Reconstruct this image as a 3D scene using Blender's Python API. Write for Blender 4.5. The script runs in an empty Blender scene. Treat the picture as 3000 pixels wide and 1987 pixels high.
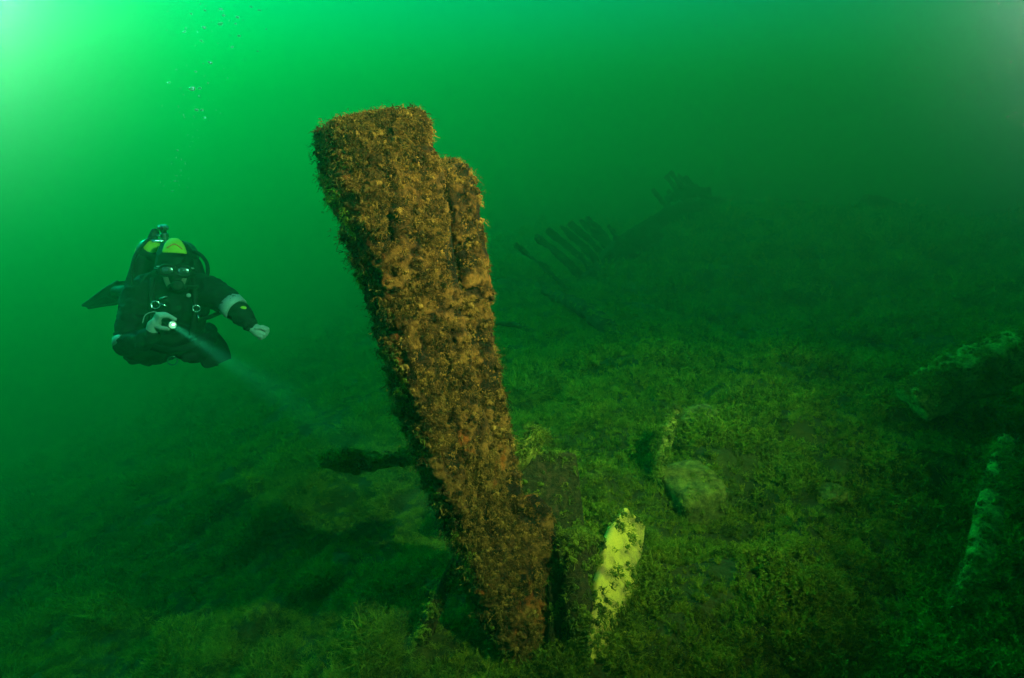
import bpy, math, random
import numpy as np
from mathutils import Vector, Matrix, Euler

sc = bpy.context.scene
R = math.radians
random.seed(7)
rng = np.random.default_rng(7)
COL = sc.collection

# ------------------------------------------------------------------ camera
cam_d = bpy.data.cameras.new('camera')
cam = bpy.data.objects.new('camera', cam_d)
COL.objects.link(cam)
cam_d.sensor_width = 36
cam_d.lens = 610 / 1024 * 36
cam_d.clip_start = 0.02
cam_d.clip_end = 900
cam.location = (0, 0, 1.6)
cam.rotation_euler = (R(90 - 17.6), 0, 0)
sc.camera = cam

# ------------------------------------------------------------------ sky, sun, exposure
SUN_EL, SUN_AZ = 31.0, -50.0
world = bpy.data.worlds.new('World')
sc.world = world
world.use_nodes = True
wn = world.node_tree
sky = wn.nodes.new('ShaderNodeTexSky')
sky.sky_type = 'NISHITA'
sky.sun_disc = False
sky.sun_elevation = R(SUN_EL)
sky.sun_rotation = R(SUN_AZ)
wn.links.new(sky.outputs[0], wn.nodes['Background'].inputs[0])
wn.nodes['Background'].inputs[1].default_value = 0.15

sun_d = bpy.data.lights.new('sun', 'SUN')
sun_d.energy = 5.0
sun_d.angle = R(6)
sun_d.color = (1.0, 0.95, 0.80)
sun = bpy.data.objects.new('sun', sun_d)
COL.objects.link(sun)
to_sun = Vector((math.sin(R(SUN_AZ)) * math.cos(R(SUN_EL)), math.cos(R(SUN_AZ)) * math.cos(R(SUN_EL)), math.sin(R(SUN_EL))))
sun.rotation_euler = to_sun.to_track_quat('Z', 'Y').to_euler()

def spot_lamp(name, loc, target, energy, cone, col):
    d = bpy.data.lights.new(name, 'SPOT')
    d.energy = energy
    d.spot_size = R(cone)
    d.spot_blend = 1.0
    d.color = col
    d.shadow_soft_size = 0.03
    o = bpy.data.objects.new(name, d)
    COL.objects.link(o)
    o.location = loc
    o.rotation_euler = (Vector(loc) - Vector(target)).to_track_quat('Z', 'Y').to_euler()
    return o

# the photographer's main flash at the right, and two unseen lamps added for corner glows
spot_lamp('flash_or_glow_lamp', (1.35, 0.75, 2.50), (0.40, 2.35, 1.46), 2350, 90, (1.0, 0.39, 0.22))
spot_lamp('flash_or_glow_lamp', (0.502, 0.583, 1.758), (2.3, 1.9, 2.5), 45000, 76, (1.0, 0.07, 0.18))  # added, red-tinted and turned outward to make the upper right glow
spot_lamp('flash_or_glow_lamp', (-0.476, 0.544, 1.747), (-2.2, 1.9, 2.5), 100000, 76, (1.0, 0.10, 0.22))  # added the same way to make the pale upper left glow

sc.view_settings.view_transform = 'Standard'
sc.view_settings.look = 'None'
sc.view_settings.gamma = 1.0
sc.view_settings.exposure = 0.46
cy = sc.cycles
cy.max_bounces = 4
cy.diffuse_bounces = 1
cy.glossy_bounces = 2
cy.transmission_bounces = 4
cy.transparent_max_bounces = 8
cy.volume_bounces = 1
cy.use_light_tree = False
cy.use_adaptive_sampling = True
cy.adaptive_threshold = 0.03
cy.use_denoising = True
cy.sample_clamp_indirect = 4.0

# ------------------------------------------------------------------ noise
def _hash(ix, iy, iz, seed):
    h = (ix.astype(np.int64) * 374761393 + iy.astype(np.int64) * 668265263 + iz.astype(np.int64) * 2147483647 + seed * 1274126177) & 0xFFFFFFFF
    h = ((h ^ (h >> 13)) * 1274126177) & 0xFFFFFFFF
    h = ((h ^ (h >> 16)) * 2246822519) & 0xFFFFFFFF
    return ((h ^ (h >> 15)) & 0xFFFFFF) / float(0xFFFFFF)

def vnoise(P, scale, seed=0):
    """value noise in -1..1 on an (n,3) array"""
    Q = P / scale
    I = np.floor(Q)
    f = Q - I
    f = f * f * f * (f * (f * 6 - 15) + 10)
    I = I.astype(np.int64)
    out = 0.0
    for dx in (0, 1):
        wx = f[:, 0] if dx else 1 - f[:, 0]
        for dy in (0, 1):
            wy = f[:, 1] if dy else 1 - f[:, 1]
            for dz in (0, 1):
                wz = f[:, 2] if dz else 1 - f[:, 2]
                out = out + wx * wy * wz * _hash(I[:, 0] + dx, I[:, 1] + dy, I[:, 2] + dz, seed)
    return out * 2 - 1

def fbm(P, scale, octaves=4, gain=0.5, seed=0):
    a, t, n = 1.0, 0.0, 0.0
    for k in range(octaves):
        n = n + a * vnoise(P, scale / 2 ** k, seed + 17 * k)
        t += a
        a *= gain
    return n / t

def sstep(a, b, x):
    t = np.clip((x - a) / (b - a), 0, 1)
    return t * t * (3 - 2 * t)

# ------------------------------------------------------------------ materials
def new_mat(name):
    m = bpy.data.materials.new(name)
    m.use_nodes = True
    return m, m.node_tree, m.node_tree.nodes['Principled BSDF']

def plain(name, col, rough=0.6, metal=0.0, spec=0.5):
    m, t, b = new_mat(name)
    n = t.nodes.new('ShaderNodeTexNoise')
    n.inputs['Scale'].default_value = 35
    n.inputs['Detail'].default_value = 4
    mx = t.nodes.new('ShaderNodeMix')
    mx.data_type = 'RGBA'
    mx.inputs[6].default_value = (*[c * 0.7 for c in col], 1)
    mx.inputs[7].default_value = (*[min(1, c * 1.2) for c in col], 1)
    t.links.new(n.outputs['Fac'], mx.inputs[0])
    t.links.new(mx.outputs[2], b.inputs['Base Color'])
    b.inputs['Roughness'].default_value = rough
    b.inputs['Metallic'].default_value = metal
    b.inputs['Specular IOR Level'].default_value = spec
    return m

def ramp_mat(name, stops, scale, detail=6, rough=0.95, bump=0.3, bump_scale=60, per_object=0.0, translucent=0.0):
    """colour ramp over noise in object space, with fine bump; per_object shifts the ramp for each instance"""
    m, t, b = new_mat(name)
    tc = t.nodes.new('ShaderNodeTexCoord')
    n = t.nodes.new('ShaderNodeTexNoise')
    n.inputs['Scale'].default_value = scale
    n.inputs['Detail'].default_value = detail
    n.inputs['Roughness'].default_value = 0.65
    t.links.new(tc.outputs['Object'], n.inputs['Vector'])
    fac = n.outputs['Fac']
    if per_object:
        oi = t.nodes.new('ShaderNodeObjectInfo')
        ma = t.nodes.new('ShaderNodeMath'); ma.operation = 'MULTIPLY_ADD'
        ma.inputs[1].default_value = per_object
        ma.inputs[2].default_value = -per_object / 2
        t.links.new(oi.outputs['Random'], ma.inputs[0])
        ad = t.nodes.new('ShaderNodeMath'); ad.operation = 'ADD'
        t.links.new(fac, ad.inputs[0]); t.links.new(ma.outputs[0], ad.inputs[1])
        fac = ad.outputs[0]
    r = t.nodes.new('ShaderNodeValToRGB')
    e = r.color_ramp.elements
    while len(e) < len(stops):
        e.new(0.5)
    for k, (p, c) in enumerate(stops):
        e[k].position = p
        e[k].color = (*c, 1)
    t.links.new(fac, r.inputs['Fac'])
    t.links.new(r.outputs['Color'], b.inputs['Base Color'])
    b.inputs['Roughness'].default_value = rough
    b.inputs['Specular IOR Level'].default_value = 0.15
    if bump:
        n2 = t.nodes.new('ShaderNodeTexNoise')
        n2.inputs['Scale'].default_value = bump_scale
        n2.inputs['Detail'].default_value = 5
        t.links.new(tc.outputs['Object'], n2.inputs['Vector'])
        bp = t.nodes.new('ShaderNodeBump')
        bp.inputs['Strength'].default_value = bump
        bp.inputs['Distance'].default_value = 0.01
        t.links.new(n2.outputs['Fac'], bp.inputs['Height'])
        t.links.new(bp.outputs['Normal'], b.inputs['Normal'])
    if translucent:
        tr = t.nodes.new('ShaderNodeBsdfTranslucent')
        t.links.new(r.outputs['Color'], tr.inputs['Color'])
        ms = t.nodes.new('ShaderNodeMixShader')
        ms.inputs[0].default_value = translucent
        t.links.new(b.outputs[0], ms.inputs[1]); t.links.new(tr.outputs[0], ms.inputs[2])
        t.links.new(ms.outputs[0], t.nodes['Material Output'].inputs['Surface'])
    return m

def timber_mat(name, dark, mid, light, rust, rust_amount, attr=False):
    """crusted oak: dark wood, tan silt and weed growing on it, broken streaks of rust orange running down the grain"""
    m, t, b = new_mat(name)
    N = t.nodes.new; L = t.links.new
    tc = N('ShaderNodeTexCoord')
    def noise(scale, detail, rough, vec=None):
        n = N('ShaderNodeTexNoise'); n.inputs['Scale'].default_value = scale; n.inputs['Detail'].default_value = detail; n.inputs['Roughness'].default_value = rough
        L(vec or tc.outputs['Object'], n.inputs['Vector'])
        return n.outputs['Fac']
    def math_(op, a, bb):
        n = N('ShaderNodeMath'); n.operation = op
        for k, q in enumerate((a, bb)):
            if isinstance(q, (int, float)): n.inputs[k].default_value = q
            else: L(q, n.inputs[k])
        return n.outputs[0]
    f = noise(60, 8, 0.75)
    if attr:   # where the growth sits thick on the wood it is tan, elsewhere the dark wood shows
        at = N('ShaderNodeAttribute'); at.attribute_name = 'growth'
        f = math_('ADD', math_('MULTIPLY', f, 0.66), math_('MULTIPLY', at.outputs['Fac'], 0.36))
    r1 = N('ShaderNodeValToRGB')
    e = r1.color_ramp.elements
    e.new(0.5)
    e[0].position = 0.38; e[0].color = (*dark, 1)
    e[1].position = 0.52; e[1].color = (*mid, 1)
    e[2].position = 0.68; e[2].color = (*light, 1)
    L(f, r1.inputs['Fac'])
    mp = N('ShaderNodeMapping'); mp.inputs['Scale'].default_value = (13, 13, 3.2)
    L(tc.outputs['Object'], mp.inputs['Vector'])
    g = math_('ADD', math_('MULTIPLY', noise(1.0, 4, 0.5, mp.outputs[0]), 0.7), math_('MULTIPLY', noise(38, 5, 0.7), 0.3))
    r2 = N('ShaderNodeValToRGB')
    r2.color_ramp.elements[0].position = 0.60 - rust_amount * 0.25
    r2.color_ramp.elements[1].position = 0.70 - rust_amount * 0.20
    L(g, r2.inputs['Fac'])
    mx = N('ShaderNodeMix'); mx.data_type = 'RGBA'
    L(r2.outputs['Color'], mx.inputs[0]); L(r1.outputs['Color'], mx.inputs[6])
    mx.inputs[7].default_value = (*rust, 1)
    L(mx.outputs[2], b.inputs['Base Color'])
    b.inputs['Roughness'].default_value = 0.95
    b.inputs['Specular IOR Level'].default_value = 0.12
    bp = N('ShaderNodeBump'); bp.inputs['Strength'].default_value = 0.9; bp.inputs['Distance'].default_value = 0.012
    L(noise(95, 7, 0.7), bp.inputs['Height']); L(bp.outputs['Normal'], b.inputs['Normal'])
    return m

M = {}
M['seabed'] = ramp_mat('seabed_silt', [(0.3, (0.008, 0.010, 0.001)), (0.55, (0.020, 0.024, 0.001)), (0.75, (0.045, 0.045, 0.003))], 9.0, 9, bump=0.9, bump_scale=60)
M['weed'] = ramp_mat('weed_leaf', [(0.25, (0.045, 0.055, 0.003)), (0.5, (0.125, 0.18, 0.005)), (0.8, (0.24, 0.23, 0.010))], 25, 2, bump=0, per_object=0.5, translucent=0.45)
M['fuzz'] = ramp_mat('filament_algae', [(0.25, (0.045, 0.065, 0.008)), (0.5, (0.10, 0.150, 0.008)), (0.8, (0.17, 0.21, 0.012))], 25, 2, bump=0, per_object=0.8, translucent=0.45)
M['post'] = timber_mat('crusted_post', (0.007, 0.0035, 0.001), (0.045, 0.018, 0.003), (0.140, 0.062, 0.009), (0.20, 0.042, 0.004), 0.15, True)
M['post_side'] = timber_mat('crusted_side_timber', (0.009, 0.004, 0.001), (0.055, 0.022, 0.003), (0.150, 0.064, 0.009), (0.20, 0.048, 0.004), 0.13, True)
M['crust'] = ramp_mat('timber_growth', [(0.2, (0.022, 0.010, 0.001)), (0.45, (0.080, 0.037, 0.005)), (0.62, (0.145, 0.073, 0.010)), (0.85, (0.25, 0.135, 0.018))], 40, 2, bump=0, per_object=0.7, translucent=0.2)
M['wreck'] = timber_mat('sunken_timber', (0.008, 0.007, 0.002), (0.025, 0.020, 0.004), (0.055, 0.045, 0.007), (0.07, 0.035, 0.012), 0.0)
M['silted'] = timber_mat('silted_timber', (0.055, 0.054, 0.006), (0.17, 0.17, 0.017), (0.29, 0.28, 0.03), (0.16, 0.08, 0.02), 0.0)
M['stone'] = ramp_mat('silted_stone', [(0.35, (0.02, 0.02, 0.002)), (0.5, (0.06, 0.062, 0.005)), (0.72, (0.13, 0.125, 0.011))], 26, 8, bump=0.9, bump_scale=70)

# bare pale wood of the broken plank: pale yellow with dark worm and weed patches
def plank_mat():
    m, t, b = new_mat('bare_plank')
    N = t.nodes.new; L = t.links.new
    tc = N('ShaderNodeTexCoord')
    n = N('ShaderNodeTexNoise'); n.inputs['Scale'].default_value = 11; n.inputs['Detail'].default_value = 9; n.inputs['Roughness'].default_value = 0.72
    L(tc.outputs['Object'], n.inputs['Vector'])
    r = N('ShaderNodeValToRGB'); e = r.color_ramp.elements
    e.new(0.5)
    e[0].position = 0.38; e[0].color = (0.13, 0.080, 0.006, 1)
    e[1].position = 0.54; e[1].color = (0.33, 0.25, 0.008, 1)
    e[2].position = 0.74; e[2].color = (0.42, 0.29, 0.008, 1)
    L(n.outputs['Fac'], r.inputs['Fac']); L(r.outputs['Color'], b.inputs['Base Color'])
    b.inputs['Roughness'].default_value = 0.9
    bp = N('ShaderNodeBump'); bp.inputs['Strength'].default_value = 0.5; bp.inputs['Distance'].default_value = 0.006
    L(n.outputs['Fac'], bp.inputs['Height']); L(bp.outputs['Normal'], b.inputs['Normal'])
    return m
M['plank'] = plank_mat()

# ------------------------------------------------------------------ object helpers
def tag(o, label=None, cat=None, group=None, kind=None):
    if label: o['label'] = label
    if cat: o['category'] = cat
    if group: o['group'] = group
    if kind: o['kind'] = kind
    return o

def empty(name, loc=(0, 0, 0), label=None, cat=None, group=None):
    o = bpy.data.objects.new(name, None)
    COL.objects.link(o)
    o.location = loc
    return tag(o, label, cat, group)

def link(name, me, mat, parent=None, smooth=True):
    if mat is not None:
        me.materials.append(mat)
    if smooth:
        me.polygons.foreach_set('use_smooth', [True] * len(me.polygons))
    o = bpy.data.objects.new(name, me)
    COL.objects.link(o)
    if parent is not None:
        o.parent = parent
    return o

def mesh(name, V, F):
    me = bpy.data.meshes.new(name)
    me.from_pydata([tuple(v) for v in V], [], [tuple(int(i) for i in f) for f in F])
    me.update()
    return me

def catmull(pts, n):
    P = np.array(pts, float)
    k = len(P)
    ext = np.vstack([2 * P[0] - P[1], P, 2 * P[-1] - P[-2]])
    t = np.linspace(0, k - 1 - 1e-9, n)
    i = np.floor(t).astype(int)
    f = (t - i)[:, None]
    a, b, c, d = ext[i], ext[i + 1], ext[i + 2], ext[i + 3]
    return 0.5 * (2 * b + (c - a) * f + (2 * a - 5 * b + 4 * c - d) * f ** 2 + (3 * b - a - 3 * c + d) * f ** 3)

def beam_grid(pts, face, seg, boxy=5.0):
    """pts: rows of x,y,z,width,depth. Returns rings (n,m,3), outward normals (n,m,3), frames"""
    P = np.array(pts, float)
    ln = np.linalg.norm(np.diff(P[:, :3], axis=0), axis=1).sum()
    n = max(6, int(ln / seg))
    C = catmull(P, n)
    T = np.gradient(C[:, :3], axis=0)
    T /= np.linalg.norm(T, axis=1)[:, None]
    f = np.array(face, float)
    Nn = f[None] - T * (T @ f)[:, None]
    Nn /= np.linalg.norm(Nn, axis=1)[:, None]
    B = np.cross(T, Nn)
    per = 2 * (P[:, 3].max() + P[:, 4].max())
    m = max(12, int(per / seg))
    th = np.linspace(0, 2 * math.pi, 2000, endpoint=False)
    cx = np.sign(np.cos(th)) * np.abs(np.cos(th)) ** (2 / boxy)
    cyy = np.sign(np.sin(th)) * np.abs(np.sin(th)) ** (2 / boxy)
    w0, d0 = P[:, 3].mean() / 2, P[:, 4].mean() / 2
    cx, cyy = np.append(cx, cx[0]), np.append(cyy, cyy[0])
    arc = np.concatenate([[0], np.cumsum(np.hypot(np.diff(cx) * w0, np.diff(cyy) * d0))])
    tt = np.linspace(0, arc[-1], m, endpoint=False)
    cx, cyy = np.interp(tt, arc, cx), np.interp(tt, arc, cyy)
    nx = np.sign(cx) * np.abs(cx) ** (boxy - 1); ny = np.sign(cyy) * np.abs(cyy) ** (boxy - 1)
    nl = np.hypot(nx, ny); nx, ny = nx / nl, ny / nl
    V = C[:, None, :3] + B[:, None] * (cx[None] * C[:, 3:4] / 2)[..., None] + Nn[:, None] * (cyy[None] * C[:, 4:5] / 2)[..., None]
    NO = B[:, None] * nx[None, :, None] + Nn[:, None] * ny[None, :, None]
    return V, NO, C, T

def make_beam(name, pts, face, mat, parent=None, seg=0.012, rough=0.012, coarse=0.02, boxy=5.0, seed=0, crust=0.0, caps=6, ragged=0.0):
    V, NO, C, T = beam_grid(pts, face, seg, boxy)
    n, m, _ = V.shape
    rows, norms = [], []
    # rounded caps
    def cap(ring, tdir, c, flip):
        out = []
        for k in range(1, caps + 1):
            a = k / caps
            s = math.cos(a * math.pi / 2) ** 0.55 if k < caps else 0.02
            h = math.sin(a * math.pi / 2) * 0.10 * min(np.ptp(ring, axis=0).max(), 0.25)
            out.append((c + (ring - c) * s + tdir * h, NO[0 if flip else -1] * s * 0.5 + tdir * (1 - s * 0.5)))
        return out
    bot = cap(V[0], -T[0], C[0, :3], True)[::-1]
    top = cap(V[-1], T[-1], C[-1, :3], False)
    rows = [b[0] for b in bot] + list(V) + [t[0] for t in top]
    norms = [b[1] for b in bot] + list(NO) + [t[1] for t in top]
    A = np.array(rows); NN = np.array(norms)
    N2 = A.shape[0]
    P = A.reshape(-1, 3); Q = NN.reshape(-1, 3)
    Q = Q / np.maximum(1e-6, np.linalg.norm(Q, axis=1))[:, None]
    d = coarse * fbm(P, 0.22, 3, seed=seed) + rough * fbm(P, 0.05, 4, 0.6, seed=seed + 5)
    if crust:
        d = d + 0.006 * fbm(P * np.array((1, 1, 0.13)), 0.028, 3, 0.6, seed=seed + 55) - 0.014 * sstep(0.42, 0.62, fbm(P * np.array((1, 1, 0.10)), 0.06, 2, seed=seed + 58))
        r = 1 - np.abs(fbm(P, 0.038, 4, 0.6, seed=seed + 9)) * 2.4
        patch = sstep(-0.30, 0.25, fbm(P * np.array((1, 1, 0.7)), 0.085, 4, 0.6, seed=seed + 31))
        pit = sstep(0.22, 0.45, fbm(P, 0.05, 3, 0.6, seed=seed + 77))
        d = d + crust * (0.35 + 0.65 * r) * patch * 1.5 - crust * 1.6 * pit
        gmask = np.clip(patch * (0.55 + 0.45 * r) * (1 - 0.8 * pit), 0, 1)
    if ragged:
        tt = np.repeat(np.linspace(0, 1, N2), m)
        d = d + ragged * sstep(0.8, 1.0, tt) * fbm(P, 0.05, 3, seed=seed + 3)
    P = P + Q * d[:, None]
    F = []
    for i in range(N2 - 1):
        for j in range(m):
            a = i * m + j; b = i * m + (j + 1) % m
            F.append((a, b, b + m, a + m))
    me = mesh(name, P, F)
    if crust:
        ga = me.attributes.new('growth', 'FLOAT', 'POINT'); ga.data.foreach_set('value', gmask.astype(np.float32))
    o = link(name, me, mat, parent)
    return o, P.reshape(N2, m, 3), Q.reshape(N2, m, 3)

def tube_mesh(name, pts, rad, n=8, samples=None, closed=False):
    pts = np.array(pts, float)
    rads = np.full(len(pts), rad) if np.isscalar(rad) else np.array(rad, float)
    if samples:
        q = catmull(np.hstack([pts, rads[:, None]]), samples)
        pts, rads = q[:, :3], q[:, 3]
    T = np.gradient(pts, axis=0)
    T /= np.linalg.norm(T, axis=1)[:, None]
    up = np.array([0, 0, 1.0]) if abs(T[0, 2]) < 0.9 else np.array([1.0, 0, 0])
    V = []
    for p, t, r in zip(pts, T, rads):
        b = np.cross(t, up); b /= np.linalg.norm(b); c = np.cross(b, t); up = c
        for k in range(n):
            a = 2 * math.pi * k / n
            V.append(p + r * (math.cos(a) * b + math.sin(a) * c))
    F = []
    L = len(pts)
    for i in range(L - 1):
        for k in range(n):
            F.append((i * n + k, i * n + (k + 1) % n, (i + 1) * n + (k + 1) % n, (i + 1) * n + k))
    F.append(tuple(range(n))[::-1]); F.append(tuple((L - 1) * n + k for k in range(n)))
    return mesh(name, V, F)

# ---- scatter of small shapes with geometry nodes (weed, filaments, crust)
def scatter(name, pts, eulers, scales, idx, coll, parent=None):
    me = bpy.data.meshes.new(name)
    me.from_pydata([tuple(p) for p in pts], [], [])
    a = me.attributes.new('rot', 'FLOAT_VECTOR', 'POINT'); a.data.foreach_set('vector', np.asarray(eulers, np.float32).ravel())
    a = me.attributes.new('scl', 'FLOAT', 'POINT'); a.data.foreach_set('value', np.asarray(scales, np.float32))
    a = me.attributes.new('pick', 'INT', 'POINT'); a.data.foreach_set('value', np.asarray(idx, np.int32))
    o = bpy.data.objects.new(name, me)
    COL.objects.link(o)
    if parent is not None:
        o.parent = parent
    g = bpy.data.node_groups.new(name, 'GeometryNodeTree')
    g.interface.new_socket('Geometry', in_out='INPUT', socket_type='NodeSocketGeometry')
    g.interface.new_socket('Geometry', in_out='OUTPUT', socket_type='NodeSocketGeometry')
    gi = g.nodes.new('NodeGroupInput'); go = g.nodes.new('NodeGroupOutput')
    ip = g.nodes.new('GeometryNodeInstanceOnPoints')
    ci = g.nodes.new('GeometryNodeCollectionInfo')
    ci.inputs['Collection'].default_value = coll
    ci.inputs['Separate Children'].default_value = True
    ci.inputs['Reset Children'].default_value = True
    def attr(nm, ty):
        n = g.nodes.new('GeometryNodeInputNamedAttribute'); n.data_type = ty; n.inputs['Name'].default_value = nm
        return [s for s in n.outputs if s.enabled and s.name == 'Attribute'][0]
    L = g.links.new
    L(gi.outputs[0], ip.inputs['Points']); L(ci.outputs[0], ip.inputs['Instance'])
    ip.inputs['Pick Instance'].default_value = True
    L(attr('pick', 'INT'), ip.inputs['Instance Index'])
    L(attr('rot', 'FLOAT_VECTOR'), ip.inputs['Rotation'])
    L(attr('scl', 'FLOAT'), ip.inputs['Scale'])
    L(ip.outputs[0], go.inputs[0])
    md = o.modifiers.new('scatter', 'NODES'); md.node_group = g
    return o

def strand(V, F, p, d, length, w, segs, curl, rnd):
    """a curved tapering ribbon"""
    d = Vector(d).normalized()
    side = d.cross(Vector((rnd.uniform(-1, 1), rnd.uniform(-1, 1), rnd.uniform(-1, 1)))).normalized()
    p = Vector(p)
    base = len(V)
    for k in range(segs + 1):
        a = k / segs
        ww = w * (1 - a * 0.8)
        V.append(p + side * ww / 2); V.append(p - side * ww / 2)
        if k:
            F.append((base + 2 * k - 2, base + 2 * k - 1, base + 2 * k + 1, base + 2 * k))
        d = (d + Vector((rnd.uniform(-curl, curl), rnd.uniform(-curl, curl), rnd.uniform(-curl, curl)))).normalized()
        p = p + d * (length / segs)
    return p, d

def tuft_collection(name, makers, mat):
    c = bpy.data.collections.new(name)
    for k, fn in enumerate(makers):
        V, F = fn(random.Random(100 + k))
        me = mesh('%s_shape' % name, V, F)
        me.materials.append(mat)
        o = bpy.data.objects.new('%s_%02d' % (name, k), me)
        c.objects.link(o)
    return c

def weed_shape(rnd):
    V, F = [], []
    for s in range(rnd.randint(6, 9)):
        a = rnd.uniform(0, 6.283)
        d = Vector((math.cos(a) * rnd.uniform(0.1, 0.9), math.sin(a) * rnd.uniform(0.1, 0.9), 1)).normalized()
        p = Vector((rnd.uniform(-.02, .02), rnd.uniform(-.02, .02), -0.01))
        L = rnd.uniform(0.035, 0.085)
        n = int(L / 0.009)
        for k in range(n):
            b = len(V)
            side = d.cross(Vector((rnd.uniform(-1, 1), rnd.uniform(-1, 1), 0.2))).normalized() * 0.0011
            q = p + d * (L / n)
            V += [p + side, p - side, q - side, q + side]; F.append((b, b + 1, b + 2, b + 3))
            for l in range(5):
                ld = (d * 0.5 + Vector((rnd.uniform(-1, 1), rnd.uniform(-1, 1), rnd.uniform(-.5, .9)))).normalized()
                ls = ld.cross(Vector((rnd.uniform(-1, 1), rnd.uniform(-1, 1), rnd.uniform(-1, 1)))).normalized()
                ll = rnd.uniform(0.007, 0.016) * (1.15 - 0.5 * k / n); lw = ll * rnd.uniform(0.14, 0.26)
                b = len(V)
                V += [q, q + ld * ll * .5 + ls * lw, q + ld * ll, q + ld * ll * .5 - ls * lw]; F.append((b, b + 1, b + 2, b + 3))
            p = q
            d = (d + Vector((rnd.uniform(-.3, .3), rnd.uniform(-.3, .3), rnd.uniform(-.2, .15)))).normalized()
    return V, F

def fuzz_shape(rnd):
    """a soft matted cushion of curly filaments"""
    V, F = [], []
    for s in range(120):
        a = rnd.uniform(0, 6.283); r = 0.055 * math.sqrt(rnd.random())
        p = (math.cos(a) * r * .8, math.sin(a) * r * .8, rnd.uniform(-.008, .006))
        d = (math.cos(a) * r * 14 + rnd.uniform(-.8, .8), math.sin(a) * r * 14 + rnd.uniform(-.8, .8), rnd.uniform(0.1, 1))
        strand(V, F, p, d, rnd.uniform(0.02, 0.052), rnd.uniform(.0016, .0038), 5, 1.0, rnd)
    return V, F

def lump(V, F, c, r, rnd):
    b = len(V); k = 5; m = 7
    ph = [rnd.uniform(0, 6.28) for _ in range(3)]
    for i in range(k + 1):
        u = math.pi * i / k
        for j in range(m):
            v = 2 * math.pi * j / m
            q = Vector((math.sin(u) * math.cos(v), math.sin(u) * math.sin(v), math.cos(u)))
            V.append(Vector(c) + q * r * (1 + .35 * math.sin(3 * q.x + ph[0]) * math.sin(4 * q.y + ph[1]) + rnd.uniform(-.22, .22)))
    for i in range(k):
        for j in range(m):
            F.append((b + i * m + j, b + (i + 1) * m + j, b + (i + 1) * m + (j + 1) % m, b + i * m + (j + 1) % m))

def crust_shape(rnd):
    """a small ragged pad of growth: lumps with short curled flakes, its local +Z away from the timber"""
    V, F = [], []
    for s in range(3):
        lump(V, F, (rnd.uniform(-.012, .012), rnd.uniform(-.012, .012), rnd.uniform(-.003, .002)), rnd.uniform(.0025, .005), rnd)
    for s in range(26):
        p = (rnd.uniform(-.015, .015), rnd.uniform(-.015, .015), rnd.uniform(-.001, .003))
        d = (rnd.uniform(-.6, .6), rnd.uniform(-1.2, .1), rnd.uniform(0.15, .9))
        strand(V, F, p, d, rnd.uniform(0.007, 0.024), rnd.uniform(.0013, .0034), 4, 0.75, rnd)
    return V, F

def fringe_shape(rnd):
    """a hanging rag of growth, wide at its root and torn into a few tails"""
    V, F = [], []
    for s in range(3):
        lump(V, F, (rnd.uniform(-.008, .008), rnd.uniform(-.008, .008), rnd.uniform(-.002, .008)), rnd.uniform(.004, .008), rnd)
    for s in range(18):
        p = (rnd.uniform(-.012, .012), rnd.uniform(-.012, .012), rnd.uniform(-.004, .004))
        q, d = strand(V, F, p, (rnd.uniform(-.5, .5), rnd.uniform(-.5, .5), rnd.uniform(.4, 1)), rnd.uniform(0.010, 0.034), rnd.uniform(.0016, .0045), 6, 0.75, rnd)
        for b in range(2):
            strand(V, F, q, d, rnd.uniform(0.004, 0.012), .0018, 2, 1.0, rnd)
    return V, F

C_WEED = tuft_collection('weed', [weed_shape] * 7, M['weed'])
C_FUZZ = tuft_collection('filament', [fuzz_shape] * 6, M['fuzz'])
C_CRUST = tuft_collection('growth', [crust_shape] * 5 + [fringe_shape] * 4, M['crust'])
C_GREEN = tuft_collection('green_growth', [crust_shape] * 3 + [fringe_shape] * 4, M['fuzz'])

def dir_eulers(D, rnd, spin=0.6):
    """local +Z along d, local -Y hanging down"""
    out = []
    for d in D:
        q = Vector(d).to_track_quat('Z', 'Y') @ Euler((0, 0, rnd.uniform(-spin, spin))).to_quaternion()
        out.append(tuple(q.to_euler()))
    return out

def grow_on(P, Q, parent, count, coll, n_short, n_all, scale=(0.6, 1.3), droop=0.7, long_bias=0.3, sel=None, name='weed_growth', seed=0, up_only=False):
    """cover a beam's surface with pads of growth; P,Q are its vertices and normals"""
    r = random.Random(seed)
    g = np.random.default_rng(seed)
    p = P.reshape(-1, 3); q = Q.reshape(-1, 3)
    wgt = 0.16 + sstep(-0.2, 0.35, fbm(p * np.array((1, 1, 0.6)), 0.10, 4, 0.6, seed=seed + 2)) ** 1.5
    if sel is not None:
        wgt = wgt * sel(p, q)
    if up_only:
        wgt = wgt * sstep(-0.1, 0.6, q[:, 2])
    wgt = wgt / wgt.sum()
    ii = g.choice(len(p), count, p=wgt)
    D, S, K = [], [], []
    for i in ii:
        long = r.random() < long_bias
        n = Vector(q[i])
        d = (n * 0.45 + Vector((0, 0, -droop)) if long else n + Vector((0, 0, -0.25 * droop))) + Vector((r.uniform(-.4, .4), r.uniform(-.4, .4), r.uniform(-.4, .4)))
        D.append(d); S.append(r.uniform(*scale) * (1.25 if r.random() < .1 else 1))
        K.append(r.randrange(n_short, n_all) if long else r.randrange(0, n_short))
    o = scatter(name, p[ii], dir_eulers(D, r), S, K, coll, parent)
    tag(o, kind='stuff')
    return o

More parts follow.
